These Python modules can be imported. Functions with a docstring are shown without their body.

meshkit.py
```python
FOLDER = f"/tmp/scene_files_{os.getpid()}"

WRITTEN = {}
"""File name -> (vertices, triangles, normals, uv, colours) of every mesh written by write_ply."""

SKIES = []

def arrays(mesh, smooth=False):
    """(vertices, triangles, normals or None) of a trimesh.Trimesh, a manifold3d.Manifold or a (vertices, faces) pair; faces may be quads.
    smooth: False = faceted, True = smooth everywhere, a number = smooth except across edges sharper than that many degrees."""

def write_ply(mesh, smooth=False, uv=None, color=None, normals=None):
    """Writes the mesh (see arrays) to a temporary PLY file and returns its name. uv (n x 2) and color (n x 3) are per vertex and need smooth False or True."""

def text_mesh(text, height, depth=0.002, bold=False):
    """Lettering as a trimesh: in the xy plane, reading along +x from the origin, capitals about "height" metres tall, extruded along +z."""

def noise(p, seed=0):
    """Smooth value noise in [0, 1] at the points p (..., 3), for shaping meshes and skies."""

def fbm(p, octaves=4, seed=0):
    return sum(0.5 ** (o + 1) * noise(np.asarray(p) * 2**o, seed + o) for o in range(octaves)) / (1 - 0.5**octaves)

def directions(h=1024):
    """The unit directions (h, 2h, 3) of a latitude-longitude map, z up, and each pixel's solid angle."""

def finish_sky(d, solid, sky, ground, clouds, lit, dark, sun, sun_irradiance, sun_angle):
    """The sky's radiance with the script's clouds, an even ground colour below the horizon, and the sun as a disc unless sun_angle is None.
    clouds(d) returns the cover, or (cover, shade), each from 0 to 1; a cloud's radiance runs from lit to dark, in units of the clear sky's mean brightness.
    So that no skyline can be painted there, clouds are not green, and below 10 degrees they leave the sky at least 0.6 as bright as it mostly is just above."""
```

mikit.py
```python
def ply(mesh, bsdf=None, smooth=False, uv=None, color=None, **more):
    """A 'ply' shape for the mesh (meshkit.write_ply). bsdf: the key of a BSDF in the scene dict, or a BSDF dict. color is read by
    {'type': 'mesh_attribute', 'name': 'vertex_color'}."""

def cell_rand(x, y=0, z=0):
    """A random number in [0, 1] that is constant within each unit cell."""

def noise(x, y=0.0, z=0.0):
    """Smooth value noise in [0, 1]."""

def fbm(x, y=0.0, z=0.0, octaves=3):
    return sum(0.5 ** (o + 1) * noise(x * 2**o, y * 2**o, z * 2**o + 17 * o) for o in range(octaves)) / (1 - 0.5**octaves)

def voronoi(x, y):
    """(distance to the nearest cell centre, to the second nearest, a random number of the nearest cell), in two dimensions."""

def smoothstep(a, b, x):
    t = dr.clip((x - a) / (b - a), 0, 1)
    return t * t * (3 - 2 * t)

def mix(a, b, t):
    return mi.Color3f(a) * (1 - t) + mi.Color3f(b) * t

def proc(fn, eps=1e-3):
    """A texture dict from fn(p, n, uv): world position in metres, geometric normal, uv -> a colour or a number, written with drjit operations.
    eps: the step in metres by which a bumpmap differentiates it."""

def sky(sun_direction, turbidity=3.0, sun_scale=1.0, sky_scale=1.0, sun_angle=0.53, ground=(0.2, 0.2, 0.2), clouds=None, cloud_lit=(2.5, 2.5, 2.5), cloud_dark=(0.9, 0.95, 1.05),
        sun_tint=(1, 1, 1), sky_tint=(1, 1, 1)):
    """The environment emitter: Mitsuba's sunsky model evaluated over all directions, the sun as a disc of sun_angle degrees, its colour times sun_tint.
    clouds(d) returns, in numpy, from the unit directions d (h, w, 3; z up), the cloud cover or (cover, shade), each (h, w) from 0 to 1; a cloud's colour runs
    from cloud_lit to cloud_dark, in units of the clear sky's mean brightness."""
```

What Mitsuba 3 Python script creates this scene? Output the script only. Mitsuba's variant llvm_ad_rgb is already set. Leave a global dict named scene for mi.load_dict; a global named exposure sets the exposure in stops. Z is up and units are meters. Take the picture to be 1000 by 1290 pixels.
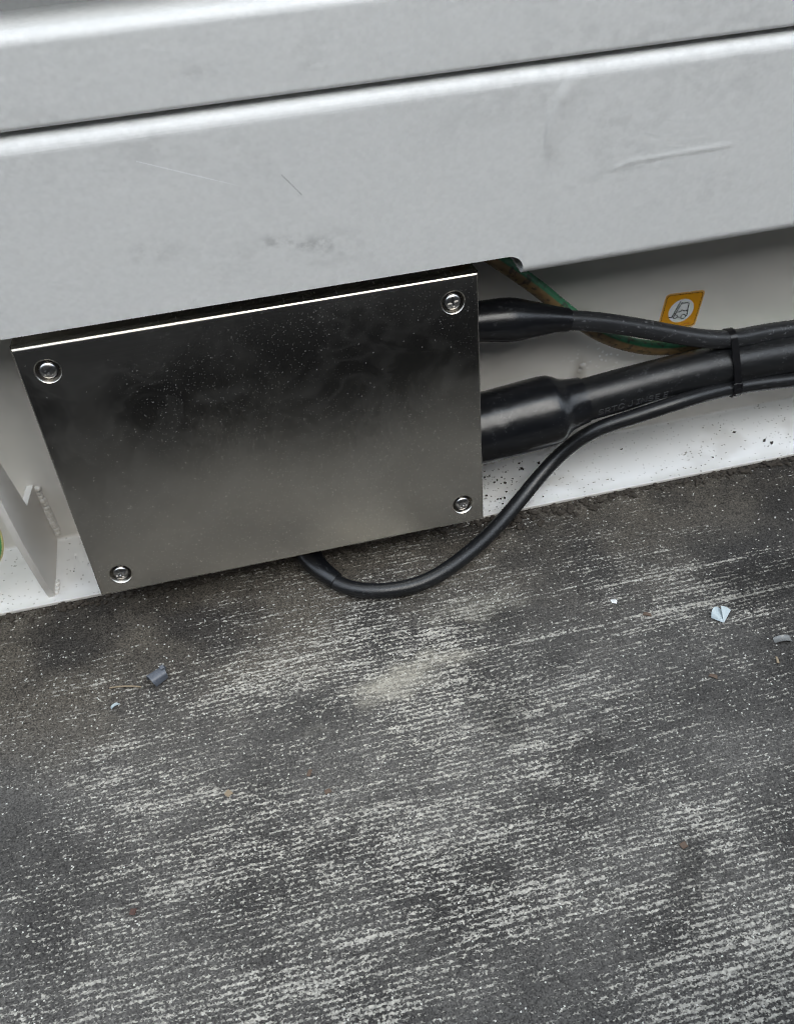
import math, random
import numpy as np, trimesh, manifold3d as m3, mitsuba as mi, drjit as dr
import mikit, meshkit
from scipy.interpolate import CubicSpline
from shapely.geometry import Polygon, Point, LineString, box as sbox
from shapely.ops import unary_union
T = mi.ScalarTransform4f
rng = np.random.default_rng(7)

# ------------------------------------------------------------------ camera, sky, exposure
scene, labels = {}, {}
CAM = np.array([0.0, -0.50526, 0.55170])
AX_R, AX_D, AX_F = (np.array(v) for v in ([0.972455, -0.229036, -0.043282], [-0.193077, -0.687486, -0.700060], [0.130583, 0.689134, -0.712771]))
cam_m = np.eye(4)
cam_m[:3, 0], cam_m[:3, 1], cam_m[:3, 2], cam_m[:3, 3] = -AX_R, -AX_D, AX_F, CAM
scene['camera'] = {'type': 'perspective', 'fov': math.degrees(2 * math.atan(500 / 1150.0)), 'fov_axis': 'x',
                   'near_clip': 0.02, 'far_clip': 500.0, 'to_world': T(cam_m)}
scene['sky_light'] = mikit.sky((0.15, -0.70, 0.95), turbidity=3, sun_scale=0.12, sun_angle=40, sun_tint=(0.9, 1.0, 1.14), clouds=lambda d: (np.ones(d.shape[:2]), 1 - np.clip(d[..., 2], 0, 1)),   # overcast: brightest overhead
                               cloud_lit=(2.95, 3.28, 3.68), cloud_dark=(0.98, 1.08, 1.2), ground=(0.10, 0.10, 0.10))
exposure = 3.2

# ------------------------------------------------------------------ helpers
def tag(key, label=None, cat=None, group=None, kind=None):
    labels[key] = {k: v for k, v in (('label', label), ('category', cat), ('group', group), ('kind', kind)) if v}

def put(key, mesh, bsdf, smooth=30):
    k, n = key, 0
    while k in scene:
        n += 1
        k = f'{key}_{n:03d}'
    scene[k] = mikit.ply(mesh, bsdf, smooth=smooth)
    return k

def put_raw(key, v, f, n, uv, bsdf):
    k, i = key, 0
    while k in scene:
        i += 1
        k = f'{key}_{i:03d}'
    path = meshkit.write_ply((v, f), False, uv, None, normals=n)
    scene[k] = {'type': 'ply', 'filename': path, 'face_normals': False, 'bsdf': {'type': 'ref', 'id': bsdf}}
    return k

def man(tm):
    return m3.Manifold(m3.Mesh(np.asarray(tm.vertices, np.float32), np.asarray(tm.faces, np.uint32)))

def tri(m):
    me = m.to_mesh()
    return trimesh.Trimesh(me.vert_properties[:, :3], me.tri_verts, process=False)

def box(x0, x1, y0, y1, z0, z1, r=0.0, seg=10):
    """a box with rounded edges"""
    if r <= 0:
        return tri(m3.Manifold.cube([x1 - x0, y1 - y0, z1 - z0]).translate([x0, y0, z0]))
    s = m3.Manifold.sphere(r, seg)
    ps = [s.translate([x, y, z]) for x in (x0 + r, x1 - r) for y in (y0 + r, y1 - r) for z in (z0 + r, z1 - r)]
    return tri(m3.Manifold.batch_hull(ps))

def extrude_x(poly_yz, x0, x1):
    """polygon (list of (y, z), or shapely) extruded along x, as a manifold"""
    pg = poly_yz if isinstance(poly_yz, Polygon) else Polygon(poly_yz)
    tm = trimesh.creation.extrude_polygon(pg, x1 - x0, engine='earcut')
    v = np.array(tm.vertices)
    tm.vertices = np.stack([x0 + v[:, 2], v[:, 0], v[:, 1]], 1)
    return man(tm)

def extrude_y(pg, y0, y1):
    """polygon in (x, z) extruded along y"""
    out = []
    for g in getattr(pg, 'geoms', [pg]):
        tm = trimesh.creation.extrude_polygon(g, y1 - y0, engine='earcut')
        v = np.array(tm.vertices)
        tm.vertices = np.stack([v[:, 0], y0 + v[:, 2], v[:, 1]], 1)
        tm.faces = tm.faces[:, ::-1]
        out.append(tm)
    return trimesh.util.concatenate(out)

def arc(cx, cy, r, a0, a1, n=8):
    return [(cx + r * math.cos(math.radians(a)), cy + r * math.sin(math.radians(a))) for a in np.linspace(a0, a1, n)]

class Path:
    """a smooth curve through points with a radius at each; frames whose 'up' stays near a given vector"""
    def __init__(self, pts, rad, n=160, up=(0, 0, 1)):
        pts = np.asarray(pts, float)
        rad = np.broadcast_to(np.asarray(rad, float), (len(pts),))
        d = np.r_[0, np.cumsum(np.linalg.norm(np.diff(pts, axis=0), axis=1))]
        self.cs, self.L = CubicSpline(d, pts), d[-1]
        self.s = np.linspace(0, d[-1], n)
        self.p = self.cs(self.s)
        from scipy.interpolate import PchipInterpolator
        self.r = PchipInterpolator(d, rad)(self.s)
        t = self.cs(self.s, 1)
        self.t = t / np.linalg.norm(t, axis=1, keepdims=True)
        u = np.array(up, float)
        a, fr = u - self.t[0] * (u @ self.t[0]), []
        for k in range(n):
            a = a - self.t[k] * (a @ self.t[k])
            a /= np.linalg.norm(a)
            fr.append(a.copy())
        self.a = np.array(fr)
        self.b = np.cross(self.t, self.a)

    def tube(self, sides=28, wob=0.0, cap=True):
        ang = np.linspace(0, 2 * np.pi, sides + 1)
        c, s = np.cos(ang), np.sin(ang)
        nrm = c[None, :, None] * self.a[:, None] + s[None, :, None] * self.b[:, None]
        r = self.r[:, None] * np.ones(sides + 1)[None]
        if wob:
            q = self.p[:, None] + nrm * r[..., None]
            w = meshkit.fbm(q * 60, 3, seed=3) - 0.5
            r = r * (1 + wob * w)
        v = self.p[:, None] + nrm * r[..., None]
        dr_ds = np.gradient(self.r, self.s)
        n2 = nrm - dr_ds[:, None, None] * self.t[:, None]
        if wob:   # normals from the displaced grid
            du = np.gradient(v, axis=0)
            dv = np.concatenate([v[:, 1:] - v[:, :-1], v[:, :1] * 0], 1)
            dv[:, -1] = dv[:, 0]
            dv[:, 1:-1] = (v[:, 2:] - v[:, :-2])
            dv[:, 0] = dv[:, -1] = v[:, 1] - v[:, -2]
            n2 = np.cross(dv, du)
            n2 *= np.sign((n2 * nrm).sum(-1, keepdims=True) + 1e-20)
        n2 /= np.linalg.norm(n2, axis=-1, keepdims=True) + 1e-20
        uv = np.stack(np.broadcast_arrays(self.s[:, None], (ang / (2 * np.pi))[None]), -1)
        m, k = len(self.s), sides + 1
        i, j = np.meshgrid(np.arange(m - 1), np.arange(sides), indexing='ij')
        q = np.stack([i * k + j, i * k + j + 1, (i + 1) * k + j + 1, (i + 1) * k + j], -1).reshape(-1, 4)
        f = np.vstack([q[:, [0, 2, 1]], q[:, [0, 3, 2]]])
        f = f[:, ::-1]
        V, N, U = v.reshape(-1, 3), n2.reshape(-1, 3), uv.reshape(-1, 2)
        if cap:
            for e, sg in ((0, -1), (m - 1, 1)):
                base = len(V)
                V = np.vstack([V, v[e], self.p[e][None]])
                N = np.vstack([N, np.tile(sg * self.t[e], (k + 1, 1))])
                U = np.vstack([U, uv[e], uv[e][:1]])
                js = np.arange(sides)
                ff = np.stack([base + js, base + js + 1, np.full(sides, base + k)], 1)
                f = np.vstack([f, ff if sg > 0 else ff[:, ::-1]])
        return V, f, N, U

    def at(self, s, ang, h=0.0):
        """point on the surface at length s and angle ang (radians), h above it"""
        P = [np.interp(s, self.s, self.p[:, k]) for k in range(3)]
        A = [np.interp(s, self.s, self.a[:, k]) for k in range(3)]
        B = [np.interp(s, self.s, self.b[:, k]) for k in range(3)]
        r = np.interp(s, self.s, self.r) + h
        return np.stack([P[k] + r * (np.cos(ang) * A[k] + np.sin(ang) * B[k]) for k in range(3)], -1)

def cable(key, pts, rad, bsdf, n=160, sides=28, wob=0.0, up=(0, 0, 1)):
    p = Path(pts, rad, n, up)
    V, f, N, U = p.tube(sides, wob)
    put_raw(key, V, f, N, U, bsdf)
    return p

def seg(p, a, b):
    """distance in the xz plane from p to the segment a-b, and the parameter along it, in drjit"""
    ax, az, bx, bz = a[0], a[1], b[0], b[1]
    L2 = (bx - ax) ** 2 + (bz - az) ** 2
    t = dr.clip(((p.x - ax) * (bx - ax) + (p.z - az) * (bz - az)) / L2, 0, 1)
    return dr.sqrt(dr.square(p.x - ax - t * (bx - ax)) + dr.square(p.z - az - t * (bz - az))), t

noise, fbm, sst, mix = mikit.noise, mikit.fbm, mikit.smoothstep, mikit.mix

# ------------------------------------------------------------------ materials
# broom-finished concrete: worn pale ridges along x in a dark, grimy slab
def worn(p):
    w1 = noise(p.x * 7, p.y * 9, 3) - 0.5
    yy = p.y + 0.0045 * w1 + 0.0013 * (noise(p.x * 45, p.y * 30, 9) - 0.5)
    n1 = noise(p.x * 620, yy * 1050, 1.5)
    n2 = noise(p.x * 1250 + 0.7 * n1, p.y * 1750, 4.5)
    s1 = noise(p.x * 30, yy * 250, 2.5)
    s2 = noise(p.x * 95 + 5, yy * 300, 7.5)
    broom = 0.5 + 0.5 * dr.cos(yy * 1750.0 + 7.0 * noise(p.x * 13, p.y * 60, 6))
    patch = fbm(p.x * 10 + 3.1, p.y * 15 + 1.7, 2, 5)
    near = sst(-0.125, -0.02, p.y + 0.05 * (fbm(p.x * 14, p.y * 14, 4, 3) - 0.5))
    h = 0.29 * n1 + 0.33 * n2 + 0.14 * s1 + 0.14 * s2 + 0.10 * broom + 0.22 * (patch - 0.5)
    yl = -0.1275 - 0.012 * (p.x - 0.13) + 0.003 * (noise(p.x * 30, 0, 3) - 0.5)
    line = dr.exp(-dr.square((p.y - yl) / 0.0018)) * sst(0.09, 0.15, p.x) + 0.7 * dr.exp(-dr.square((p.y + 0.093 + 0.01 * (p.x - 0.13)) / 0.0016)) * sst(0.14, 0.2, p.x)
    bare = sst(1.3, 0.2, dr.sqrt(dr.square((p.x - 0.135) / 0.045) + dr.square((p.y + 0.088) / 0.020)) + 1.5 * (patch - 0.5))
    return h + 0.085 * line - 0.075 * near + 0.05 * bare

def concrete_col(p, n, uv):
    h = worn(p)
    white = sst(0.512, 0.645, h)
    tone = fbm(p.x * 5 + 9, p.y * 7 + 4, 3, 4)
    grime = fbm(p.x * 17, p.y * 20, 6, 4)
    fine = noise(p.x * 1300, p.y * 1500, 2)
    dark = mix((0.043, 0.0415, 0.040), (0.100, 0.096, 0.091), sst(0.25, 0.75, 0.5 * tone + 0.5 * grime)) * (0.45 + 1.1 * fine)
    silt = sst(-0.15, -0.01, p.y + 0.14 * (tone - 0.5) + 0.10 * (grime - 0.5))
    dark = dark * (1 - silt) + silt * mix((0.036, 0.032, 0.028), (0.088, 0.078, 0.065), sst(0.3, 0.7, grime)) * (0.3 + 1.4 * fine)
    pale = mix((0.19, 0.183, 0.168), (0.50, 0.48, 0.43), noise(p.x * 700 + 3, p.y * 900, 6))
    c = mix(dark, pale, white)
    cd = dr.sqrt(dr.square((p.x - 0.062) / 0.052) + dr.square((p.y + 0.139 - 0.25 * (p.x - 0.06)) / 0.014))
    cd2 = dr.sqrt(dr.square((p.x - 0.135) / 0.036) + dr.square((p.y + 0.088) / 0.014))
    cream = dr.maximum(sst(1.35, 0.1, cd + 1.8 * (fbm(p.x * 45, p.y * 110, 7, 4) - 0.5)) * 0.8, 0.4 * sst(1.4, 0.1, cd2 + 1.4 * (fbm(p.x * 70, p.y * 130, 9, 3) - 0.5)))
    c = mix(c, (0.34, 0.32, 0.27), cream * (0.35 + 0.65 * fine))
    # soft oily stains
    st = sst(0.56, 0.72, fbm(p.x * 8 + 40, p.y * 8 + 3, 12, 4))
    s0 = sst(1.3, 0.2, dr.sqrt(dr.square((p.x - 0.2 - 0.4 * (p.y + 0.32)) / 0.016) + dr.square((p.y + 0.318) / 0.03)) + 1.2 * (grime - 0.5))
    c = c * (1 - 0.38 * dr.maximum(st, 0.9 * s0))
    sp = mikit.cell_rand(p.x * 1000, p.y * 1000, 11)
    c = mix(c, (0.60, 0.59, 0.55), sst(0.994, 0.996, sp) * 0.85)
    return c

def concrete_h(p, n, uv):
    h = worn(p)
    return 0.0005 * sst(0.40, 0.65, h) + 0.0002 * fbm(p.x * 700, p.y * 700, 2, 2)

scene['concrete'] = {'type': 'bumpmap', 'arbitrary': mikit.proc(concrete_h, 0.0003), 'scale': 1.0,
                     'bsdf': {'type': 'diffuse', 'reflectance': mikit.proc(concrete_col)}}

def asphalt_col(p, n, uv):
    f = noise(p.x * 260, p.y * 260, 1)
    return mix((0.012, 0.012, 0.013), (0.028, 0.028, 0.029), f * fbm(p.x * 3, p.y * 3, 4, 3) * 1.6)
scene['asphalt'] = {'type': 'diffuse', 'reflectance': mikit.proc(asphalt_col)}

# white powder-coat, orange peel, scuffs
def paint_col(p, n, uv):
    big = fbm(p.x * 9, p.z * 9 + 3, p.y * 9, 3)
    c = mix((0.635, 0.64, 0.635), (0.69, 0.695, 0.685), big) * (0.955 + 0.09 * fbm(p.x * 430, (p.z + p.y) * 430, 3, 2))
    front = sst(0.012, 0.004, p.y)
    # rubbed dirt marks on the front faces
    d1, _ = seg(p, (0.028, 0.2815), (0.062, 0.274))
    d2 = dr.sqrt(dr.square((p.x + 0.040) / 0.016) + dr.square((p.z - 0.287) / 0.009))
    d3 = dr.sqrt(dr.square((p.x - 0.006) / 0.014) + dr.square((p.z - 0.380) / 0.004))
    rub = fbm(p.x * 170, p.z * 210, 4, 5)
    m = sst(0.007, 0.0, d1) * 0.26 + sst(1.4, 0.1, d2) * 0.15 + sst(1.5, 0.1, d3) * 0.14
    far = sst(0.50, 0.80, fbm(p.x * 16, p.z * 26, 9, 5)) * 0.09
    c = c * (1 - front * (m + far) * sst(0.25, 0.75, rub))
    # thin scratches
    s1, t1 = seg(p, (-0.0356, 0.3399), (0.0199, 0.3166))
    s2, t2 = seg(p, (0.0408, 0.3208), (0.0506, 0.3075))
    c = mix(c, (0.80, 0.81, 0.82), front * sst(0.0005, 0.0001, s1 + 0.0003 * (rub - 0.5)) * 0.6 * sst(1.0, 0.7, t1))
    c = c * (1 - front * sst(0.0006, 0.0002, s2 + 0.0004 * (rub - 0.5)) * 0.25)
    return c

def paint_h(p, n, uv):
    a = p.x + 0.7 * p.y
    b = p.z + 0.7 * p.y
    peel = 0.00016 * fbm(a * 480, b * 480, 1, 2) + 0.00005 * noise(a * 60, b * 60, 5)
    front = sst(0.012, 0.004, p.y)
    # a pressed crease and a long blister in the skirt panel
    x0 = 0.1967 + 8.5 * dr.square(dr.maximum(p.z - 0.318, 0)) - 2.0 * dr.square(dr.minimum(p.z - 0.318, 0)) * 0
    cr = sst(-0.0015, 0.0025, p.x - x0) * sst(0.016, 0.002, p.x - x0)
    zone = sst(0.298, 0.325, p.z) * sst(0.360, 0.340, p.z)
    s, t = seg(p, (0.252, 0.2972), (0.3196, 0.2985))
    s2, t2 = seg(p, (0.2426, 0.2941), (0.252, 0.2972))
    bl = sst(0.0030, 0.0, dr.minimum(s, s2))
    pim = sst(0.93, 1.0, mikit.cell_rand(p.x * 160, p.z * 160, 3)) * sst(0.5, 0.75, fbm(p.x * 14, p.z * 20, 4, 2)) * sst(0.22, 0.30, p.x)
    return peel + front * (0.0017 * cr * zone + 0.00026 * bl + 0.00012 * pim * noise(p.x * 600, p.z * 600))

def painted(key, col, h, rough=0.42):
    scene[key] = {'type': 'bumpmap', 'arbitrary': mikit.proc(h, 0.0004), 'scale': 1.0,
                  'bsdf': {'type': 'principled', 'base_color': mikit.proc(col), 'roughness': rough, 'specular': 0.45}}
painted('white_paint', paint_col, paint_h)

# same paint inside the recess; warm bounce shade tinted into upright faces; dust, weld soot
def bounce_tinted_col(p, n, uv):
    big = fbm(p.x * 12, p.z * 12 + 5, p.y * 12, 3)
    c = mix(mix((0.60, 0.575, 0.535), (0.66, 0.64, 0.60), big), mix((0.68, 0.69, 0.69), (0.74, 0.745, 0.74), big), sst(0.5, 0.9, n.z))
    d = dr.sqrt(dr.square((p.x - 0.272 - 0.02 * (p.z - 0.08)) / 0.0085) + dr.square((p.z - 0.076) / 0.02))
    c = mix(c, (0.22, 0.19, 0.15), sst(1.25, 0.2, d + 0.5 * (fbm(p.x * 150, p.z * 60, 1, 3) - 0.5)) * 0.55)
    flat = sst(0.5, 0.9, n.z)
    sp = mikit.cell_rand(p.x * 800, p.y * 800, 5)
    dirt = fbm(p.x * 30, p.y * 40, 4, 3)
    c = mix(c, (0.16, 0.15, 0.13), flat * sst(0.965, 0.98, sp) * (0.25 + 0.6 * sst(0.4, 0.7, dirt)))
    c = mix(c, (0.35, 0.33, 0.29), flat * sst(0.5, 0.8, dirt) * 0.30)
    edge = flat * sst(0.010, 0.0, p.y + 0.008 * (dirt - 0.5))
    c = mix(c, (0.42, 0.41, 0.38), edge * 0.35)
    spl = mikit.cell_rand(p.x * 500, p.z * 500, 9)
    zone = sst(1.2, 0.2, dr.sqrt(dr.square((p.x - 0.305) / 0.05) + dr.square((p.z - 0.095) / 0.018)))
    c = mix(c, (0.86, 0.86, 0.85), (1 - flat) * zone * sst(0.90, 0.93, spl) * 0.8)
    return c

def recess_h(p, n, uv):
    a = p.x + 0.7 * p.y
    b = p.z + 0.7 * p.y
    return 0.00004 * fbm(a * 420, b * 420, 1, 2) + 0.0002 * noise(a * 35, b * 35, 5)
painted('bounce_tinted_paint', bounce_tinted_col, recess_h, 0.38)

# brushed stainless cover with fingerprints and dust
def smear(p):
    q = fbm(p.x * 16 + 1.3 * fbm(p.x * 8, p.z * 8, 2, 2), p.z * 22 + 2, 3, 4)
    arc1 = dr.abs(dr.sqrt(dr.square((p.x + 0.005) / 1.5) + dr.square(p.z - 0.085)) - 0.060 - 0.02 * noise(p.x * 20, p.z * 20))
    return q, sst(0.020, 0.0, arc1)

def steel_rough(p, n, uv):
    q, a = smear(p)
    return 0.055 + 0.04 * sst(0.45, 0.7, q)

def steel_ru(p, n, uv):
    q, a = smear(p)
    return 0.045 + 0.04 * sst(0.45, 0.7, q)

def steel_spec(p, n, uv):
    line = noise(p.x * 14, p.z * 2600, 2)
    q, a = smear(p)
    return mi.Color3f(0.60, 0.57, 0.52) * (0.93 + 0.10 * line)

def dust_w(p, n, uv):
    q, a = smear(p)
    zone = sst(0.42, 0.62, fbm(p.x * 11 + 5, p.z * 15, 6, 3))
    s1 = mikit.cell_rand(p.x * 1400 + 0.5 * noise(p.x * 300, p.z * 300), p.z * 1400, 4)
    s2 = mikit.cell_rand(p.x * 1900, p.z * 1900, 8)
    speck = sst(0.9965, 0.9985, s1) * 0.28 + sst(0.965, 0.985, s2) * zone * 0.16
    pr = sst(1.2, 0.4, dr.sqrt(dr.square((p.x + 0.062) / 0.016) + dr.square((p.z - 0.118) / 0.011)) + 0.5 * (q - 0.5))
    pr2 = sst(1.2, 0.4, dr.sqrt(dr.square((p.x + 0.020) / 0.020) + dr.square((p.z - 0.180) / 0.006)) + 0.8 * (q - 0.5))
    sw = fbm(p.x * 26 + 2.2 * q, p.z * 30 + 3.0 * q, 8, 4)
    wipe = sst(0.46, 0.62, sw) * sst(0.70, 0.56, sw)
    film = 0.001 + 0.013 * sst(0.45, 0.70, q) + 0.020 * wipe * sst(0.35, 0.6, fbm(p.x * 9, p.z * 9, 14, 2)) + 0.016 * pr + 0.020 * pr2 - 0.002 * a
    return dr.clip(film + speck, 0, 1)

scene['brushed_steel'] = {'type': 'twosided', 'bsdf': {'type': 'blendbsdf', 'weight': mikit.proc(dust_w),
    'metal': {'type': 'roughconductor', 'material': 'none', 'distribution': 'beckmann', 'alpha_u': mikit.proc(steel_ru), 'alpha_v': mikit.proc(steel_rough),
              'specular_reflectance': mikit.proc(steel_spec)},
    'dust': {'type': 'diffuse', 'reflectance': {'type': 'rgb', 'value': [0.5, 0.49, 0.47]}}}}
scene['screw_steel'] = {'type': 'twosided', 'bsdf': {'type': 'principled', 'base_color': {'type': 'rgb', 'value': [0.55, 0.54, 0.53]}, 'metallic': 1.0, 'roughness': 0.22}}

def rubber(key, base, rough, scuff, grain=0.00003):
    def col(p, n, uv):
        f = fbm(uv.x * 90, uv.y * 30, 2, 4)
        g = fbm(p.x * 700, p.y * 700, p.z * 700, 2)
        c = mi.Color3f(*base) * (0.75 + 0.5 * f)
        return mix(c, (0.20, 0.205, 0.215), scuff * sst(0.60, 0.78, 0.55 * g + 0.45 * fbm(uv.x * 220, uv.y * 18, 7, 3)))
    def rgh(p, n, uv):
        return rough + 0.16 * (fbm(uv.x * 160, uv.y * 40, 3, 3) - 0.5)
    def hh(p, n, uv):
        return grain * fbm(p.x * 900, p.y * 900, p.z * 900, 2) + 0.00012 * noise(p.x * 120, p.y * 120, p.z * 120)
    scene[key] = {'type': 'twosided', 'bsdf': {'type': 'bumpmap', 'arbitrary': mikit.proc(hh, 0.0004), 'scale': 1.0,
                  'bsdf': {'type': 'principled', 'base_color': mikit.proc(col), 'roughness': mikit.proc(rgh), 'specular': 0.6}}}
rubber('cable_rubber', (0.0075, 0.008, 0.009), 0.36, 0.14)
rubber('scuffed_rubber', (0.019, 0.020, 0.022), 0.36, 0.6, 0.00006)
rubber('shrink_plastic', (0.006, 0.0065, 0.008), 0.25, 0.10, 0.00001)
scene['tie_nylon'] = {'type': 'twosided', 'bsdf': {'type': 'principled', 'base_color': {'type': 'rgb', 'value': [0.008, 0.008, 0.009]}, 'roughness': 0.2, 'specular': 0.5}}
scene['glyph'] = {'type': 'twosided', 'bsdf': {'type': 'principled', 'base_color': {'type': 'rgb', 'value': [0.045, 0.047, 0.050]}, 'roughness': 0.3}}

def earth_col(p, n, uv):
    ph = uv.y + 0.03 + uv.x * 0.15
    w = ph - dr.floor(ph)
    g = 1 - sst(0.23, 0.27, w) * sst(0.77, 0.73, w)
    dirt = fbm(uv.x * 160, uv.y * 9, 3, 4)
    gr = mix((0.030, 0.16, 0.075), (0.05, 0.24, 0.12), dirt)
    ye = mix((0.17, 0.105, 0.05), (0.27, 0.18, 0.08), dirt)
    c = mix(ye, gr, g)
    return mix(c, (0.05, 0.045, 0.035), sst(0.52, 0.75, fbm(uv.x * 300, uv.y * 14, 9, 4)) * 0.75)
scene['earth_pvc'] = {'type': 'twosided', 'bsdf': {'type': 'principled', 'base_color': mikit.proc(earth_col), 'roughness': 0.4}}

def earth_daylit_col(p, n, uv):
    w = uv.y + 0.56 - dr.floor(uv.y + 0.56)
    return mix((0.62, 0.56, 0.25), (0.06, 0.26, 0.08), sst(0.40, 0.44, w))  # yellow brighter than on the other wire: daylight put into the colour
scene['earth_pvc_daylit'] = {'type': 'twosided', 'bsdf': {'type': 'principled', 'base_color': mikit.proc(earth_daylit_col), 'roughness': 0.4}}

def flat(key, rgb, rough=0.5, **kw):
    scene[key] = {'type': 'twosided', 'bsdf': {'type': 'principled', 'base_color': {'type': 'rgb', 'value': list(rgb)}, 'roughness': rough, **kw}}
flat('box_black', (0.012, 0.012, 0.013), 0.5)
flat('sticker_orange', (0.60, 0.27, 0.012), 0.35)
flat('sticker_rim', (0.62, 0.36, 0.10), 0.35)
flat('sticker_brown', (0.10, 0.025, 0.006), 0.4)
flat('sticker_white', (0.66, 0.68, 0.68), 0.35)
flat('sticker_ink', (0.012, 0.012, 0.012), 0.4)
flat('sticker_red', (0.36, 0.07, 0.015), 0.4)
flat('pale_plastic', (0.38, 0.45, 0.48), 0.35)
flat('grey_plastic', (0.085, 0.095, 0.115), 0.38)
flat('white_plastic', (0.75, 0.77, 0.77), 0.4)
flat('clear_plastic', (0.17, 0.175, 0.175), 0.2)
flat('chip_brown', (0.100, 0.070, 0.052), 0.8)
flat('chip_red', (0.075, 0.042, 0.034), 0.8)
flat('stalk_tan', (0.24, 0.19, 0.13), 0.8)
flat('crumb_black', (0.016, 0.014, 0.012), 0.9)
flat('soil', (0.040, 0.033, 0.026), 0.95)
flat('sand', (0.42, 0.41, 0.38), 0.8)

# ------------------------------------------------------------------ ground
def sheet(x0, x1, y0, y1, z, nx=2, ny=2):
    xs, ys = np.linspace(x0, x1, nx), np.linspace(y0, y1, ny)
    X, Y = np.meshgrid(xs, ys)
    v = np.stack([X.ravel(), Y.ravel(), np.full(X.size, z)], 1)
    i, j = np.meshgrid(np.arange(ny - 1), np.arange(nx - 1), indexing='ij')
    q = np.stack([i * nx + j, i * nx + j + 1, (i + 1) * nx + j + 1, (i + 1) * nx + j], -1).reshape(-1, 4)
    uv = np.stack([X.ravel(), Y.ravel()], 1)
    f = np.vstack([q[:, [0, 1, 2]], q[:, [0, 2, 3]]])
    return v, f, np.tile([0, 0, 1.0], (len(v), 1)), uv
put_raw('concrete_pad', *sheet(-4, 4, -0.44, 4, 0.0), 'concrete')
tag('concrete_pad', 'worn dark broom-finished concrete slab', kind='structure')
put_raw('unseen_road', *sheet(-80, 80, -80, 80, -0.012), 'asphalt')  # out of view; kept near black to darken the cover's reflection
tag('unseen_road', 'unseen dark asphalt beyond the concrete slab, darkening the steel cover reflection', kind='structure')

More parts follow.
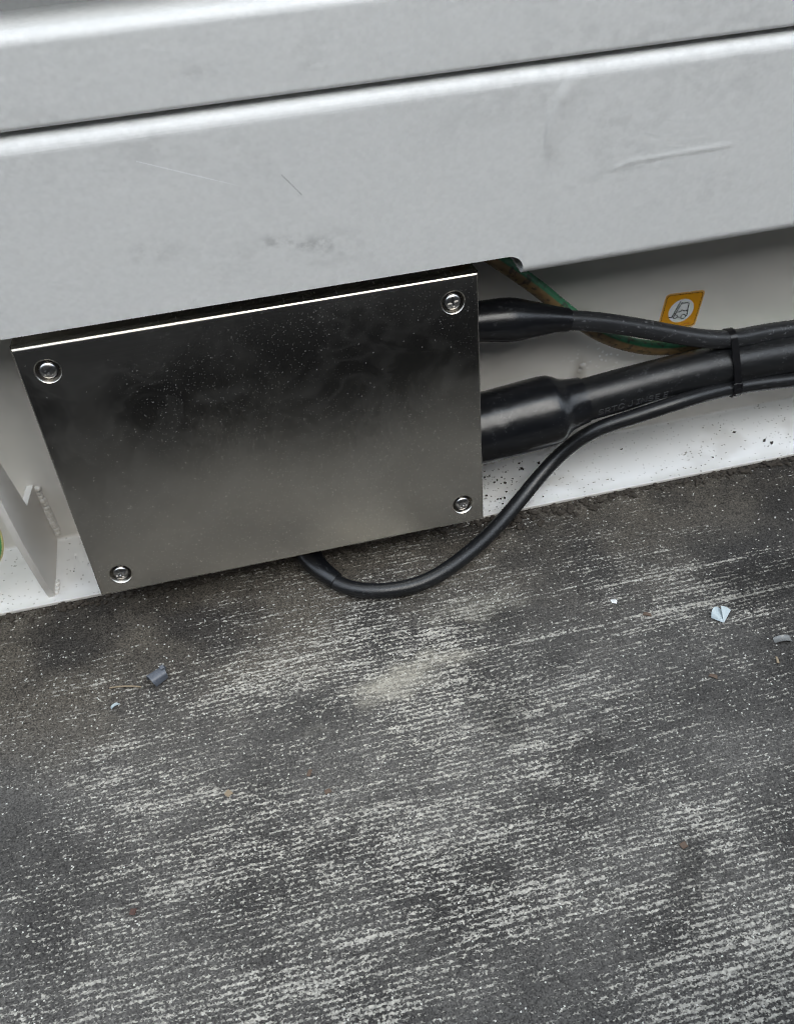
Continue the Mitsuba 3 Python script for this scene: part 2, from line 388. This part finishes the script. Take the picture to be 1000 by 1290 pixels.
# unseen dark wall behind the camera, shading the low sky and the cover's reflection
flat('wall_dark', (0.022, 0.022, 0.023), 0.8)
put('unseen_wall__wall', box(-6, 6, -1.95, -1.75, -0.012, 1.60, 0.004, 8), 'wall_dark')
put('unseen_wall__coping', box(-6.02, 6.02, -1.98, -1.72, 1.602, 1.66, 0.006, 8), 'wall_dark')
tag('unseen_wall', 'dark wall out of view behind the camera, darkening the steel cover reflection', 'wall')

# rubber wheel stop bolted down at the slab's edge, out of view, placed to darken the mirrored upper half of the cover
ws = Polygon([(-0.640, -0.010), (-0.448, -0.010), (-0.452, 0.10)] + arc(-0.472, 0.142, 0.016, 0, 90, 6) + arc(-0.590, 0.142, 0.016, 90, 180, 6) + [(-0.636, 0.10)])
flat('black_rubber', (0.010, 0.010, 0.011), 0.75)
put('unseen_wheel_stop__block', tri(extrude_x(ws, -0.95, 1.05)), 'black_rubber', 30)
for x in (-0.7, 0.05, 0.8):
    bo = trimesh.creation.cylinder(0.014, 0.008, sections=6)
    bo.apply_translation([x, -0.541, 0.162])
    put('unseen_wheel_stop__bolt', bo, 'screw_steel', 20)
tag('unseen_wheel_stop', 'black rubber wheel stop out of view at the slab edge, darkening the steel cover reflection', 'wheel stop')

# ------------------------------------------------------------------ cabinet
CX0, CX1 = -0.75, 1.25
YF = -0.005                                     # front of the skirt
K = 'equipment_cabinet'
tag(K, 'white powder-coated steel equipment cabinet with a folded skirt above a recessed foot', 'cabinet')

# base flange lying on the slab
put(K + '__base_flange', box(CX0, CX1, 0.0, 0.45, 0.0006, 0.0042, 0.0008, 8), 'bounce_tinted_paint')
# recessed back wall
put(K + '__back_wall', box(CX0, CX1, 0.070, 0.073, 0.0043, 0.42), 'bounce_tinted_paint')
# skirt: 2 mm sheet, rolled at the top and bottom
def sheet_profile(line, t):
    return LineString(line).buffer(t / 2, cap_style='flat', join_style='round')
t = 0.002
r0 = 0.0085
line = ([(0.052, 0.3592 - t / 2)] + arc(YF + r0, 0.3592 - r0, r0 - t / 2, 90, 180, 10)
        + arc(YF + r0, 0.229 + r0, r0 - t / 2, 180, 270, 10) + [(0.030, 0.229 + t / 2)])
sk = extrude_x(sheet_profile(line, t), CX0, CX1)
# the notch for the junction box: rounded corner at its right end
zc, xr, rr = 0.2455, 0.1885, 0.011
notch = Polygon([(-0.42, 0.2), (xr + 0.0015, 0.2), (xr, zc - rr)] + arc(xr - rr, zc - rr, rr, 0, 90, 10) + [(-0.42, zc)])
sk = sk - man(extrude_y(notch, -0.05, 0.2))
put(K + '__skirt_panel', tri(sk), 'white_paint', 35)
# panel above the groove, its top rounded into a ledge
YU = -0.003
r1, zt = 0.0065, 0.4085
line = ([(0.055, 0.3625 + t / 2)] + arc(YU + 0.003, 0.3625 + 0.003, 0.003 - t / 2, 270, 180, 6)
        + arc(YU + r1, zt - r1, r1 - t / 2, 180, 90, 10) + [(0.034, zt - t / 2)])
put(K + '__upper_panel', tri(extrude_x(sheet_profile(line, t), CX0, CX1)), 'white_paint', 35)
put(K + '__unseen_door_panel', box(CX0 + 0.01, CX1 - 0.01, 0.000, 0.016, 0.4400, 1.62, 0.003, 8), 'white_paint')  # out of view; its bottom edge is placed to shade the sill
put(K + '__sill_panel', box(CX0 + 0.01, CX1 - 0.01, 0.0342, 0.0372, 0.4000, 0.60), 'white_paint')
put(K + '__side_panel', box(CX0, CX0 + 0.003, 0.0262, 0.60, 0.43, 1.65), 'white_paint')
put(K + '__side_panel', box(CX1 - 0.003, CX1, 0.0262, 0.60, 0.43, 1.65), 'white_paint')
put(K + '__rear_panel', box(CX0, CX1, 0.6003, 0.6033, 0.005, 1.65), 'white_paint')
put(K + '__roof', box(CX0 - 0.01, CX1 + 0.01, -0.02, 0.62, 1.651, 1.675, 0.002, 8), 'white_paint')
put(K + '__end_plate', box(CX0 + 0.003, CX0 + 0.006, 0.0735, 0.60, 0.0043, 0.42), 'bounce_tinted_paint')
put(K + '__end_plate', box(CX1 - 0.006, CX1 - 0.003, 0.0735, 0.60, 0.0043, 0.42), 'bounce_tinted_paint')

# stiffener left of the box
st = Polygon([(0.0062, 0.0044), (0.0697, 0.0044), (0.0697, 0.0672), (0.0362, 0.0762), (0.0255, 0.124), (0.012, 0.2285), (-0.0005, 0.2285), (-0.0075, 0.124), (-0.0055, 0.075), (0.0015, 0.024)])
stm = extrude_x(st, -0.1856, -0.1806)
put(K + '__stiffener', tri(stm), 'bounce_tinted_paint', 25)
# weld beads: overlapping nuggets along the joints
def weld(pts, r):
    ms = []
    for k, q in enumerate(pts):
        s = trimesh.creation.icosphere(2, r)
        s.vertices = s.vertices * (1 + 0.22 * (meshkit.noise(s.vertices * 260 + k * 3.3) - 0.5)[:, None]) * rng.uniform(0.8, 1.15) * [1, 1, 0.8] + q
        ms.append(s)
    return trimesh.util.concatenate(ms)
zs = np.arange(0.012, 0.066, 0.0042)
put(K + '__weld_bead', weld([(-0.1785 + rng.uniform(-0.0006, 0.0006), 0.0698, z) for z in zs], 0.0034), 'bounce_tinted_paint', 40)
ys = np.arange(0.010, 0.024, 0.004)
put(K + '__weld_bead', weld([(-0.1796, y, 0.0042) for y in ys], 0.0022), 'bounce_tinted_paint', 40)
put(K + '__weld_bead', weld([(-0.1865, y, 0.0042) for y in np.arange(0.012, 0.06, 0.005)], 0.0024), 'bounce_tinted_paint', 40)
put(K + '__weld_bead', weld([(0.2725, 0.0702, 0.0815), (0.2742, 0.0704, 0.0865)], 0.0030), 'bounce_tinted_paint', 40)
# fillet where the wall meets the flange
fil = Polygon([(0.0699, 0.0043), (0.0660, 0.0043)] + [(0.0660 + 0.0039 * math.sin(a), 0.0043 + 0.0039 * (1 - math.cos(a))) for a in np.linspace(0.1, math.pi / 2, 6)])
put(K + '__seam_fillet', tri(extrude_x(fil, CX0 + 0.01, CX1 - 0.01)), 'bounce_tinted_paint', 40)

# ------------------------------------------------------------------ junction box with its brushed cover
TILT = math.radians(11.0)                      # the cover leans back a little
PU, PN = np.array([0, math.sin(TILT), math.cos(TILT)]), np.array([0, -math.cos(TILT), math.sin(TILT)])
P0 = np.array([-0.1352, -0.0358, 0.0400])      # bottom left corner of the cover
W, Hh = 0.2921, 0.1986
def cov(u, v, d):
    """a point of the cover: u right, v up, d out of its face"""
    u = u + (u / W - 0.5) * 0.0056 * (np.asarray(v) / Hh)
    return P0 + np.multiply.outer(u, [1.0, 0, 0]) + np.multiply.outer(v, PU) + np.multiply.outer(d, PN)
B = 'junction_box'
tag(B, 'black junction box behind a brushed stainless steel cover plate with four screws', 'junction box')
scr = [(0.0168, 0.1793), (0.2750, 0.1796), (0.2760, 0.0170), (0.0180, 0.0156)]
Vs, Fs, Ns, Us = [], [], [], []
def add(v, f, n, uv):
    Fs.append(np.asarray(f) + sum(map(len, Vs)))
    Vs.append(v); Ns.append(n); Us.append(uv)
Rt, Rs = 0.0046, 0.0011
RD = 0.0088
face = sbox(Rs, Rs, W - Rs, Hh - Rt)
for u, v in scr:
    face = face.difference(Polygon([(u + RD * math.cos(a), v + RD * math.sin(a)) for a in np.linspace(0, 2 * np.pi, 49)[:-1]]))
fv, ff = trimesh.creation.triangulate_polygon(face, engine='earcut')
e1 = fv[ff[:, 1]] - fv[ff[:, 0]]; e2 = fv[ff[:, 2]] - fv[ff[:, 0]]
if (e1[:, 0] * e2[:, 1] - e1[:, 1] * e2[:, 0]).sum() < 0:
    ff = ff[:, ::-1]
add(cov(fv[:, 0], fv[:, 1], np.zeros(len(fv))), ff, np.tile(PN, (len(fv), 1)), fv)
def strip(pa, pb, out, R, depth, nseg=7):
    """bend from the face edge pa-pb outwards (in-plane direction out), then a flange back"""
    a = np.linspace(0, np.pi / 2, nseg)
    prof = [(R * math.sin(x), -R * (1 - math.cos(x)), math.sin(x), math.cos(x)) for x in a] + [(R, -depth, 1.0, 0.0)]
    v, n, uv = [], [], []
    for o, d, no, nd in prof:
        for e, base in enumerate((pa, pb)):
            ext = corner[(pa, pb)][e]
            k = o / R
            q = (base[0] + ext[0] * k, base[1] + ext[1] * k)
            v.append(cov(q[0], q[1], d)); uv.append(q)
            n.append(no * (out[0] * np.array([1.0, 0, 0]) + out[1] * PU) + nd * PN)
    m = len(prof)
    f = []
    for k in range(m - 1):
        f += [[2 * k, 2 * k + 2, 2 * k + 1], [2 * k + 1, 2 * k + 2, 2 * k + 3]]
    add(np.array(v), f, np.array(n), np.array(uv))
c00, c10, c11, c01 = (Rs, Rs), (W - Rs, Rs), (W - Rs, Hh - Rt), (Rs, Hh - Rt)
corner = {(c01, c11): ((-Rs, Rt), (Rs, Rt)), (c00, c10): ((-Rs, -Rs), (Rs, -Rs)), (c00, c01): ((-Rs, -Rs), (-Rs, Rt)), (c10, c11): ((Rs, -Rs), (Rs, Rt))}
strip(c01, c11, (0, 1), Rt, 0.030)
strip(c00, c10, (0, -1), Rs, 0.016)
strip(c00, c01, (-1, 0), Rs, 0.016)
strip(c10, c11, (1, 0), Rs, 0.016)
# pressed dimples round the screws
for u, v in scr:
    prof = [(0.0088, 0.0), (0.0085, 0.00012), (0.0081, 0.0001), (0.0077, -0.0003), (0.0073, -0.0010), (0.0069, -0.0017), (0.0066, -0.0021), (0.0062, -0.0026), (0.0060, -0.0036), (0.0028, -0.0036)]
    pr = np.array(prof)
    dn = np.gradient(pr, axis=0)
    nr, nd = dn[:, 1], -dn[:, 0]
    ln = np.hypot(nr, nd); nr, nd = nr / ln, nd / ln
    nr[0], nd[0] = 0, 1
    a = np.linspace(0, 2 * np.pi, 49)
    cu, sv = np.cos(a), np.sin(a)
    vv, nn, uu = [], [], []
    for (r, d), x, y in zip(prof, nr, nd):
        vv.append(cov(u + r * cu, v + r * sv, np.full(49, d)))
        nn.append(x * (np.multiply.outer(cu, [1.0, 0, 0]) + np.multiply.outer(sv, PU)) + y * PN)
        uu.append(np.stack([u + r * cu, v + r * sv], 1))
    i, j = np.meshgrid(np.arange(len(prof) - 1), np.arange(48), indexing='ij')
    q = np.stack([i * 49 + j, i * 49 + j + 1, (i + 1) * 49 + j + 1, (i + 1) * 49 + j], -1).reshape(-1, 4)
    add(np.concatenate(vv), np.vstack([q[:, [0, 1, 2]], q[:, [0, 2, 3]]]), np.concatenate(nn), np.concatenate(uu))
put_raw(B + '__cover', np.concatenate(Vs), np.concatenate(Fs), np.concatenate(Ns), np.concatenate(Us), 'brushed_steel')
labels[B + '__cover'] = {'label': 'smudged brushed stainless steel cover plate'}
# black body between the cover and the back wall
bt = cov(0.0, Hh - 0.003, -0.0035); bb = cov(0.0, 0.004, -0.0035); bk = cov(0.0, Hh - 0.003, -0.036)
body = Polygon([(bb[1], bb[2]), (bt[1], bt[2]), (bk[1], bk[2]), (0.0695, bk[2] - 0.004), (0.0695, 0.0085), (-0.004, 0.0085), (-0.006, bb[2] + 0.0045)])
put(B + '__body', tri(extrude_x(body, P0[0] + 0.004, P0[0] + W - 0.004)), 'box_black', 20)
# screws: domed head with a cross recess
def screw_mesh(rot):
    prof = [(0.0, 0.0015), (0.0020, 0.00145), (0.0034, 0.0012), (0.0044, 0.0008), (0.0051, 0.0003), (0.0054, -0.0002), (0.0054, -0.0018), (0.0, -0.0018)]
    h = man(trimesh.creation.revolve(np.array(prof)[::-1], sections=40))
    cut = m3.Manifold.cube([0.0074, 0.0015, 0.004], True) + m3.Manifold.cube([0.0015, 0.0074, 0.004], True) + m3.Manifold.sphere(0.0020, 14)
    h = h - cut.translate([0, 0, 0.0019]).rotate([0, 0, rot])
    return tri(h)
for (u, v), rot in zip(scr, (38, 12, 65, 22)):
    s = screw_mesh(rot)
    q = np.array(s.vertices)
    s.vertices = cov(u + q[:, 0], v + q[:, 1], q[:, 2] - 0.0014)
    put(B + '__screw', s, 'screw_steel', 25)

# ------------------------------------------------------------------ cables
k = 'power_cable'
big = cable(k + '__jacket', [(0.150, 0.028, 0.0745), (0.2291, 0.028, 0.0815), (0.2504, 0.0282, 0.0838), (0.3038, 0.0300, 0.0880), (0.3888, 0.034, 0.0897), (0.4497, 0.038, 0.0855), (0.53, 0.043, 0.076), (0.75, 0.05, 0.05), (1.15, 0.05, 0.03)],
            0.0173, 'cable_rubber', 260, 40, 0.02)
big_s = cable(k + '__shrink_sleeve', [(0.150, 0.028, 0.0735), (0.1736, 0.028, 0.0755), (0.203, 0.028, 0.0787), (0.2255, 0.028, 0.0810), (0.2325, 0.028, 0.0818), (0.2450, 0.0281, 0.0833), (0.2535, 0.0283, 0.0842), (0.2590, 0.0284, 0.0848)],
              [0.0285, 0.0286, 0.0287, 0.0286, 0.0280, 0.0212, 0.0194, 0.0187], 'shrink_plastic', 120, 48, 0.035)
tag(k, 'thickest black cable of the bundle, leaving the box through a wide shrink sleeve', 'cable')
# raised lettering along the jacket (partly illegible in place)
tm = meshkit.text_mesh('SRTC J INSE E', 0.0052, 0.0006)
q = np.array(tm.vertices)
q[:, 0] = q[:, 0] / q[:, 0].max() * 0.060
s0 = np.interp(0.2640, big.p[:, 0], big.s)
tm.vertices = big.at(s0 + q[:, 0], np.radians(93) + -(q[:, 1] - 0.003) / -0.016 * -1.0, q[:, 2] - 0.0003)
put(k + '__lettering', tm, 'glyph', False)

k = 'control_cable'
up = cable(k + '__jacket', [(0.150, 0.028, 0.180), (0.1916, 0.028, 0.1741), (0.2389, 0.030, 0.1636), (0.2834, 0.034, 0.1481), (0.3335, 0.036, 0.1281), (0.3808, 0.036, 0.1140), (0.4167, 0.042, 0.1085), (0.4478, 0.045, 0.1048), (0.53, 0.052, 0.094), (0.75, 0.055, 0.06), (1.15, 0.055, 0.04)],
           0.0074, 'scuffed_rubber', 240, 28, 0.03)
cable(k + '__shrink_sleeve', [(0.150, 0.028, 0.1795), (0.1712, 0.028, 0.1765), (0.1916, 0.028, 0.1741), (0.2120, 0.0286, 0.1700), (0.2300, 0.0296, 0.1660), (0.2385, 0.030, 0.1637)],
      [0.0148, 0.0150, 0.0162, 0.0130, 0.0098, 0.0088], 'shrink_plastic', 110, 40, 0.04)
tag(k, 'scuffed dark grey cable with a tapered shrink sleeve above the thick power cable', 'cable')

k = 'earth_wire'
put_key = cable(k, [(0.100, 0.045, 0.290), (0.150, 0.045, 0.247), (0.1865, 0.045, 0.2149), (0.2231, 0.050, 0.1802), (0.2576, 0.053, 0.1452), (0.2880, 0.054, 0.1215), (0.3310, 0.053, 0.1040), (0.3624, 0.054, 0.1000), (0.390, 0.056, 0.0990), (0.45, 0.058, 0.094), (0.75, 0.062, 0.05), (1.15, 0.062, 0.03)],
                0.0060, 'earth_pvc', 260, 24, 0.02)
tag(k, 'dirty green and yellow earth wire passing behind the control cable', 'wire')
cable('earth_wire_001', [(-0.60, 0.055, 0.012), (-0.34, 0.050, 0.040), (-0.245, 0.036, 0.074), (-0.2080, 0.022, 0.0790), (-0.2040, 0.010, 0.0715), (-0.240, 0.012, 0.040), (-0.40, 0.03, 0.015)],
      0.0060, 'earth_pvc_daylit', 200, 24, 0.0)
tag('earth_wire_001', 'bit of green and yellow wire behind the stiffener at the left edge', 'wire')

k = 'supply_cord'
cord = cable(k + '__jacket', [(0.0215, 0.030, 0.070), (0.0200, 0.012, 0.030), (0.0195, -0.006, 0.0150), (0.0290, -0.0310, 0.0085), (0.0430, -0.0470, 0.0068), (0.0700, -0.0585, 0.0066), (0.0985, -0.0595, 0.0072), (0.1350, -0.0460, 0.0092), (0.1925, -0.0080, 0.0168), (0.2400, 0.0160, 0.0430), (0.2635, 0.0140, 0.0622), (0.2950, 0.0100, 0.0735), (0.3264, 0.0080, 0.0810), (0.3800, 0.0165, 0.0785), (0.4430, 0.0205, 0.0712), (0.53, 0.027, 0.057), (0.75, 0.03, 0.02), (1.15, 0.03, 0.012)],
             0.0061, 'cable_rubber', 360, 28, 0.02)
cable(k + '__shrink_sleeve', [(0.0215, 0.028, 0.060), (0.0200, 0.008, 0.025), (0.0205, -0.0120, 0.0130), (0.0275, -0.0280, 0.0098), (0.0365, -0.0405, 0.0080)],
      [0.0125, 0.0120, 0.0100, 0.0080, 0.0070], 'shrink_plastic', 60, 30, 0.05)
tag(k, 'thin black cord looping out from under the box onto the concrete', 'cable')

# cable tie round the bundle
from shapely.geometry import MultiPoint
xT = 0.3845
def where(p):
    return np.array([np.interp(xT, p.p[:, 0], p.p[:, j]) for j in (1, 2)])
ci = int(np.argmin(np.abs(cord.p[:, 0] - xT)))
circ = unary_union([Point(*where(big)).buffer(0.0173, 24), Point(*where(up)).buffer(0.0074, 24), Point(*cord.p[ci][1:]).buffer(0.0061, 24)])
hull = circ.convex_hull.buffer(0.0003)
ring = hull.buffer(0.0013).difference(hull)
rg = extrude_x(ring, xT - 0.0030, xT + 0.0030)
k = 'cable_tie'
tm = tri(rg)
shear = np.array(tm.vertices); zc0 = shear[:, 2].mean()
shear[:, 0] += 0.06 * (shear[:, 2] - zc0) * -1
tm.vertices = shear
put(k + '__strap', tm, 'tie_nylon', 40)
hp = np.array([xT + 0.001, where(big)[0] - 0.0205, where(big)[1] - 0.0080])
hb = box(-0.0042, 0.0042, -0.0032, 0.0032, -0.0036, 0.0036, 0.0007, 8)
hb = tri(man(hb) - m3.Manifold.cube([0.0050, 0.0016, 0.02], True).translate([0, -0.0008, 0]) - m3.Manifold.cube([0.0040, 0.004, 0.0032], True).translate([0.0004, -0.0034, 0]))
hb.apply_transform(trimesh.transformations.rotation_matrix(math.radians(-28), [1, 0, 0]))
hb.apply_translation(hp)
put(k + '__head', hb, 'tie_nylon', 30)
tl = box(-0.0022, 0.0022, -0.0006, 0.0006, -0.004, 0.0, 0.0003, 6)
tl.apply_transform(trimesh.transformations.rotation_matrix(math.radians(-50), [1, 0, 0]))
tl.apply_translation(hp + [0, -0.001, -0.003])
put(k + '__tail', tl, 'tie_nylon', 30)
tag(k, 'black nylon cable tie binding the three black cables', 'cable tie')

# ------------------------------------------------------------------ sticker on the back wall
k = 'warning_sticker'
tag(k, 'orange square sticker with a forklift drawing in a white disc', 'sticker')
YW = 0.070
ca, sa = math.cos(math.radians(-3)), math.sin(math.radians(-3))
def sq(h, r):
    pg = sbox(-h + r, -h + r, h - r, h - r).buffer(r, 8)
    return Polygon([(0.3552 + ca * x - sa * y + 0.03 * y, 0.1247 + sa * x + ca * y) for x, y in pg.exterior.coords])
lay = lambda j: (YW - 0.00012 * j - 0.0001, YW - 0.00012 * j + 0.00005)
put(k + '__sheet', extrude_y(sq(0.0172, 0.0035), *lay(1)), 'sticker_rim', False)
put(k + '__border', extrude_y(sq(0.0159, 0.0028).difference(sq(0.01545, 0.0026)), *lay(3)), 'sticker_brown', False)
put(k + '__field', extrude_y(sq(0.01585, 0.0028), *lay(2)), 'sticker_orange', False)
put(k + '__disc', extrude_y(Point(0.3553, 0.1247).buffer(0.0110, 32), *lay(3)), 'sticker_white', False)
ln = lambda pts, w=0.00042: LineString(pts).buffer(w, 6)
ink = unary_union([ln([(0.35322, 0.13396), (0.34838, 0.12090), (0.34838, 0.11977), (0.34556, 0.12004)], 0.0004), ln([(0.35457, 0.13254), (0.34991, 0.12057)]), ln([(0.3517, 0.1288), (0.3526, 0.1284)], 0.0002),
    ln([(0.35401, 0.13113), (0.35487, 0.13186), (0.36036, 0.13145), (0.36121, 0.13036), (0.36097, 0.12411)]), ln([(0.34935, 0.12260), (0.35154, 0.12391), (0.3547, 0.12403), (0.3560, 0.12527), (0.35805, 0.12423), (0.36127, 0.12387), (0.36125, 0.11920), (0.36026, 0.11803)]),
    ln([(0.3528, 0.1190), (0.3560, 0.1186)]), Point(0.35116, 0.11969).buffer(0.0021).difference(Point(0.35116, 0.11969).buffer(0.00135)), Point(0.35813, 0.11863).buffer(0.0025).difference(Point(0.35813, 0.11863).buffer(0.0017))])
put(k + '__forklift_symbol', extrude_y(ink, *lay(4)), 'sticker_ink', False)
scribble = ln([(0.3574, 0.1101), (0.3590, 0.1112), (0.3602, 0.1104), (0.3613, 0.1117), (0.3625, 0.1107), (0.3640, 0.1112), (0.3650, 0.1104), (0.3664, 0.1109)], 0.00022)
put(k + '__lettering', extrude_y(scribble, *lay(3)), 'sticker_red', False)

# ------------------------------------------------------------------ litter on the slab
def shell(fn, nu, nv, th):
    """a curved sheet fn(u, v) -> point, given thickness th"""
    u, v = np.meshgrid(np.linspace(0, 1, nu), np.linspace(0, 1, nv), indexing='ij')
    p = fn(u, v)
    n = np.cross(np.gradient(p, axis=0), np.gradient(p, axis=1))
    n /= np.linalg.norm(n, axis=-1, keepdims=True) + 1e-12
    top, bot = (p + n * th / 2).reshape(-1, 3), (p - n * th / 2).reshape(-1, 3)
    i, j = np.meshgrid(np.arange(nu - 1), np.arange(nv - 1), indexing='ij')
    q = np.stack([i * nv + j, (i + 1) * nv + j, (i + 1) * nv + j + 1, i * nv + j + 1], -1).reshape(-1, 4)
    f = [q[:, [0, 1, 2]], q[:, [0, 2, 3]], q[:, [0, 2, 1]] + nu * nv, q[:, [0, 3, 2]] + nu * nv]
    loop = [i * nv for i in range(nu)] + [(nu - 1) * nv + j for j in range(1, nv)] + [i * nv + nv - 1 for i in range(nu - 2, -1, -1)] + [j for j in range(nv - 2, 0, -1)]
    a, b = np.array(loop), np.roll(loop, -1)
    f += [np.stack([a, a + nu * nv, b + nu * nv], 1), np.stack([a, b + nu * nv, b], 1)]
    return trimesh.Trimesh(np.vstack([top, bot]), np.vstack(f), process=False)

def lay_down(m, x, y, rz, tilt=(0, 0)):
    for ax, a in (([1, 0, 0], tilt[0]), ([0, 1, 0], tilt[1]), ([0, 0, 1], rz)):
        m.apply_transform(trimesh.transformations.rotation_matrix(math.radians(a), ax))
    m.apply_translation([x, y, 0.0002 - m.vertices[:, 2].min()])
    return m

def petal(u, v):      # half of a broken cone: apex at the origin
    a = (-0.75 + 1.25 * v)
    r = 0.0005 + 0.0150 * u * (0.75 + 0.25 * np.sin(math.pi * v))
    return np.stack([r * np.sin(a), r * np.cos(a), 0.0052 * u * (1 - (2 * v - 1) ** 2) + 0.0010 * u * np.sin(5 * v)], -1)
def petal2(u, v):
    a = 0.15 + 0.75 * v
    r = 0.0005 + 0.0125 * u
    return np.stack([r * np.sin(a) + 0.0, r * np.cos(a), 0.0052 + 0.0034 * u * np.cos(1.5 * v) - 0.0052 * (1 - u)], -1)
pl = trimesh.util.concatenate([shell(petal, 12, 14, 0.0006), shell(petal2, 10, 10, 0.0006)])
pl.apply_scale(0.8)
put('plastic_shard', lay_down(pl, 0.3082, -0.1508, 2), 'pale_plastic', 35)
tag('plastic_shard', 'pale blue-white broken plastic shard on the concrete at the right', 'plastic shard')

def halfpipe(u, v):
    a = -0.5 + 3.6 * v
    r = 0.0052 * (1 - 0.25 * u * (v > 0.8))
    return np.stack([(u - 0.5) * 0.0155 * (1 - 0.35 * v), r * np.cos(a), r * np.sin(a)], -1)
hp_m = shell(halfpipe, 8, 18, 0.0011)
tab = box(0.0035, 0.0068, 0.0005, 0.0040, 0.0030, 0.0072, 0.0006, 6)
put('plastic_clip', lay_down(trimesh.util.concatenate([hp_m, tab]), -0.1045, -0.0915, 22, (10, -6)), 'grey_plastic', 35)
tag('plastic_clip', 'small dark grey curled plastic clip lying on the concrete at the left', 'plastic clip')

def chip(sx, sy, sz, curl=0.15, seed=0):
    r = np.random.default_rng(seed)
    j = r.uniform(0.75, 1.1, 4)
    def fn(u, v):
        w = j[0] * (1 - u) + j[1] * u
        l = j[2] * (1 - v) + j[3] * v
        return np.stack([(u - 0.5) * sx * l, (v - 0.5) * sy * w, curl * sx * (1 - (2 * u - 1) ** 2) + 0.15 * sy * np.sin(3 * v + seed)], -1)
    return shell(fn, 6, 6, sz)
put('paper_scrap', lay_down(chip(0.0046, 0.0042, 0.0004, 0.1, 1), 0.2383, -0.1108, -20), 'white_plastic', 30)
tag('paper_scrap', 'tiny square white scrap on the concrete below the cord', 'scrap')
put('foil_scrap', lay_down(chip(0.0065, 0.0034, 0.0004, 0.2, 2), -0.137, -0.1065, 25), 'pale_plastic', 30)
tag('foil_scrap', 'crumpled bluish scrap on the concrete left of the grey clip', 'scrap')
put('clear_shard', lay_down(chip(0.0125, 0.0060, 0.0006, 0.25, 3), 0.3415, -0.1756, -8, (12, 0)), 'clear_plastic', 30)
tag('clear_shard', 'translucent grey plastic shard near the right edge of the concrete', 'plastic shard')
for i, (x, y, sx, sy, rz, mt, lb) in enumerate([
        (0.2575, -0.1286, 0.0082, 0.0034, -28, 'chip_brown', 'reddish brown wood chip left of the pale plastic shard'),
        (0.2791, -0.1917, 0.0080, 0.0034, -38, 'chip_brown', 'brown wood chip below the pale plastic shard'),
        (-0.0649, -0.1948, 0.0062, 0.0048, 40, 'stalk_tan', 'tan leaf flake on the concrete below the grey clip'),
        (-0.0013, -0.2096, 0.0052, 0.0036, 10, 'chip_brown', 'small brown flake right of the tan leaf flake'),
        (-0.0108, -0.1936, 0.0060, 0.0034, 60, 'chip_brown', 'upright-lying brown flake beside the tan leaf flake'),
        (-0.1286, -0.2570, 0.0056, 0.0046, 70, 'chip_red', 'dark red-brown chip low on the left side of the concrete'),
        (0.2050, -0.3000, 0.0060, 0.0050, 15, 'chip_brown', 'brown leaf fragment low on the right side of the concrete'),
        (0.3290, -0.1905, 0.0075, 0.0022, 75, 'stalk_tan', 'tan splinter under the translucent shard')]):
    key = put('wood_chip', lay_down(chip(0.8 * sx, 0.8 * sy, 0.0006, 0.10, 10 + i), x, y, rz), mt, 30)
    tag(key, lb, 'chip')
st_p = Path([(-0.1405, -0.0905, 0.0012), (-0.130, -0.0925, 0.0022), (-0.118, -0.0955, 0.0012)], [0.0005, 0.0006, 0.0005], 20)
put_raw('dry_stalk', *st_p.tube(8), 'stalk_tan')
tag('dry_stalk', 'thin dry tan stalk beside the grey clip', 'stalk')

# loose crumbs and grit
def scatter(xy, z, smin, smax, flatz=0.7):
    base = trimesh.creation.icosphere(1, 1.0)
    bv, bf = np.array(base.vertices), np.array(base.faces)
    V, F = [], []
    for k, (x, y) in enumerate(xy):
        s = smin + (smax - smin) * rng.random() ** 2.5
        a = rng.uniform(0, 6.28)
        w = bv * rng.uniform(0.7, 1.25, (len(bv), 1)) * [rng.uniform(0.8, 1.6), rng.uniform(0.7, 1.1), flatz]
        w = np.stack([w[:, 0] * math.cos(a) - w[:, 1] * math.sin(a), w[:, 0] * math.sin(a) + w[:, 1] * math.cos(a), w[:, 2]], 1) * s
        V.append(w + [x, y, z - w[:, 2].min() - 0.1 * s])
        F.append(bf + len(bv) * k)
    return trimesh.Trimesh(np.vstack(V), np.vstack(F), process=False)
fx = np.concatenate([np.stack([rng.normal(0.190, 0.022, 130), rng.uniform(0.002, 0.055, 130)], 1), np.stack([rng.uniform(-0.26, 0.5, 60), rng.uniform(0.003, 0.066, 60)], 1)])
fx = fx[(fx[:, 0] < -0.19) | (fx[:, 0] > -0.175)]
put('dirt_crumbs', scatter(fx, 0.0042, 0.0002, 0.0014), 'crumb_black', False)
tag('dirt_crumbs', 'black dirt crumbs scattered on the white base flange', 'dirt', kind='stuff')
n = 900
ed = np.stack([rng.uniform(-0.26, 0.5, n), -0.001 - np.abs(rng.normal(0, 0.0035, n))], 1)
cl = np.concatenate([rng.normal((0.196, -0.012), (0.012, 0.006), (50, 2)), rng.normal((0.24, -0.010), (0.016, 0.004), (40, 2)), rng.normal((-0.165, -0.004), (0.012, 0.003), (30, 2))])
cl = cl[cl[:, 1] < -0.001]
put('soil_clods', scatter(np.concatenate([ed, cl]), 0.0, 0.0003, 0.0026), 'soil', False)
tag('soil_clods', 'dark soil crumbs along the foot of the cabinet', 'soil', kind='stuff')
n = 1500
put('sand_grit', scatter(np.stack([rng.uniform(-0.26, 0.48, n), -0.40 * rng.random(n) ** 1.3], 1), 0.0, 0.00015, 0.00075), 'sand', False)
tag('sand_grit', 'pale sand grains scattered over the concrete', 'grit', kind='stuff')
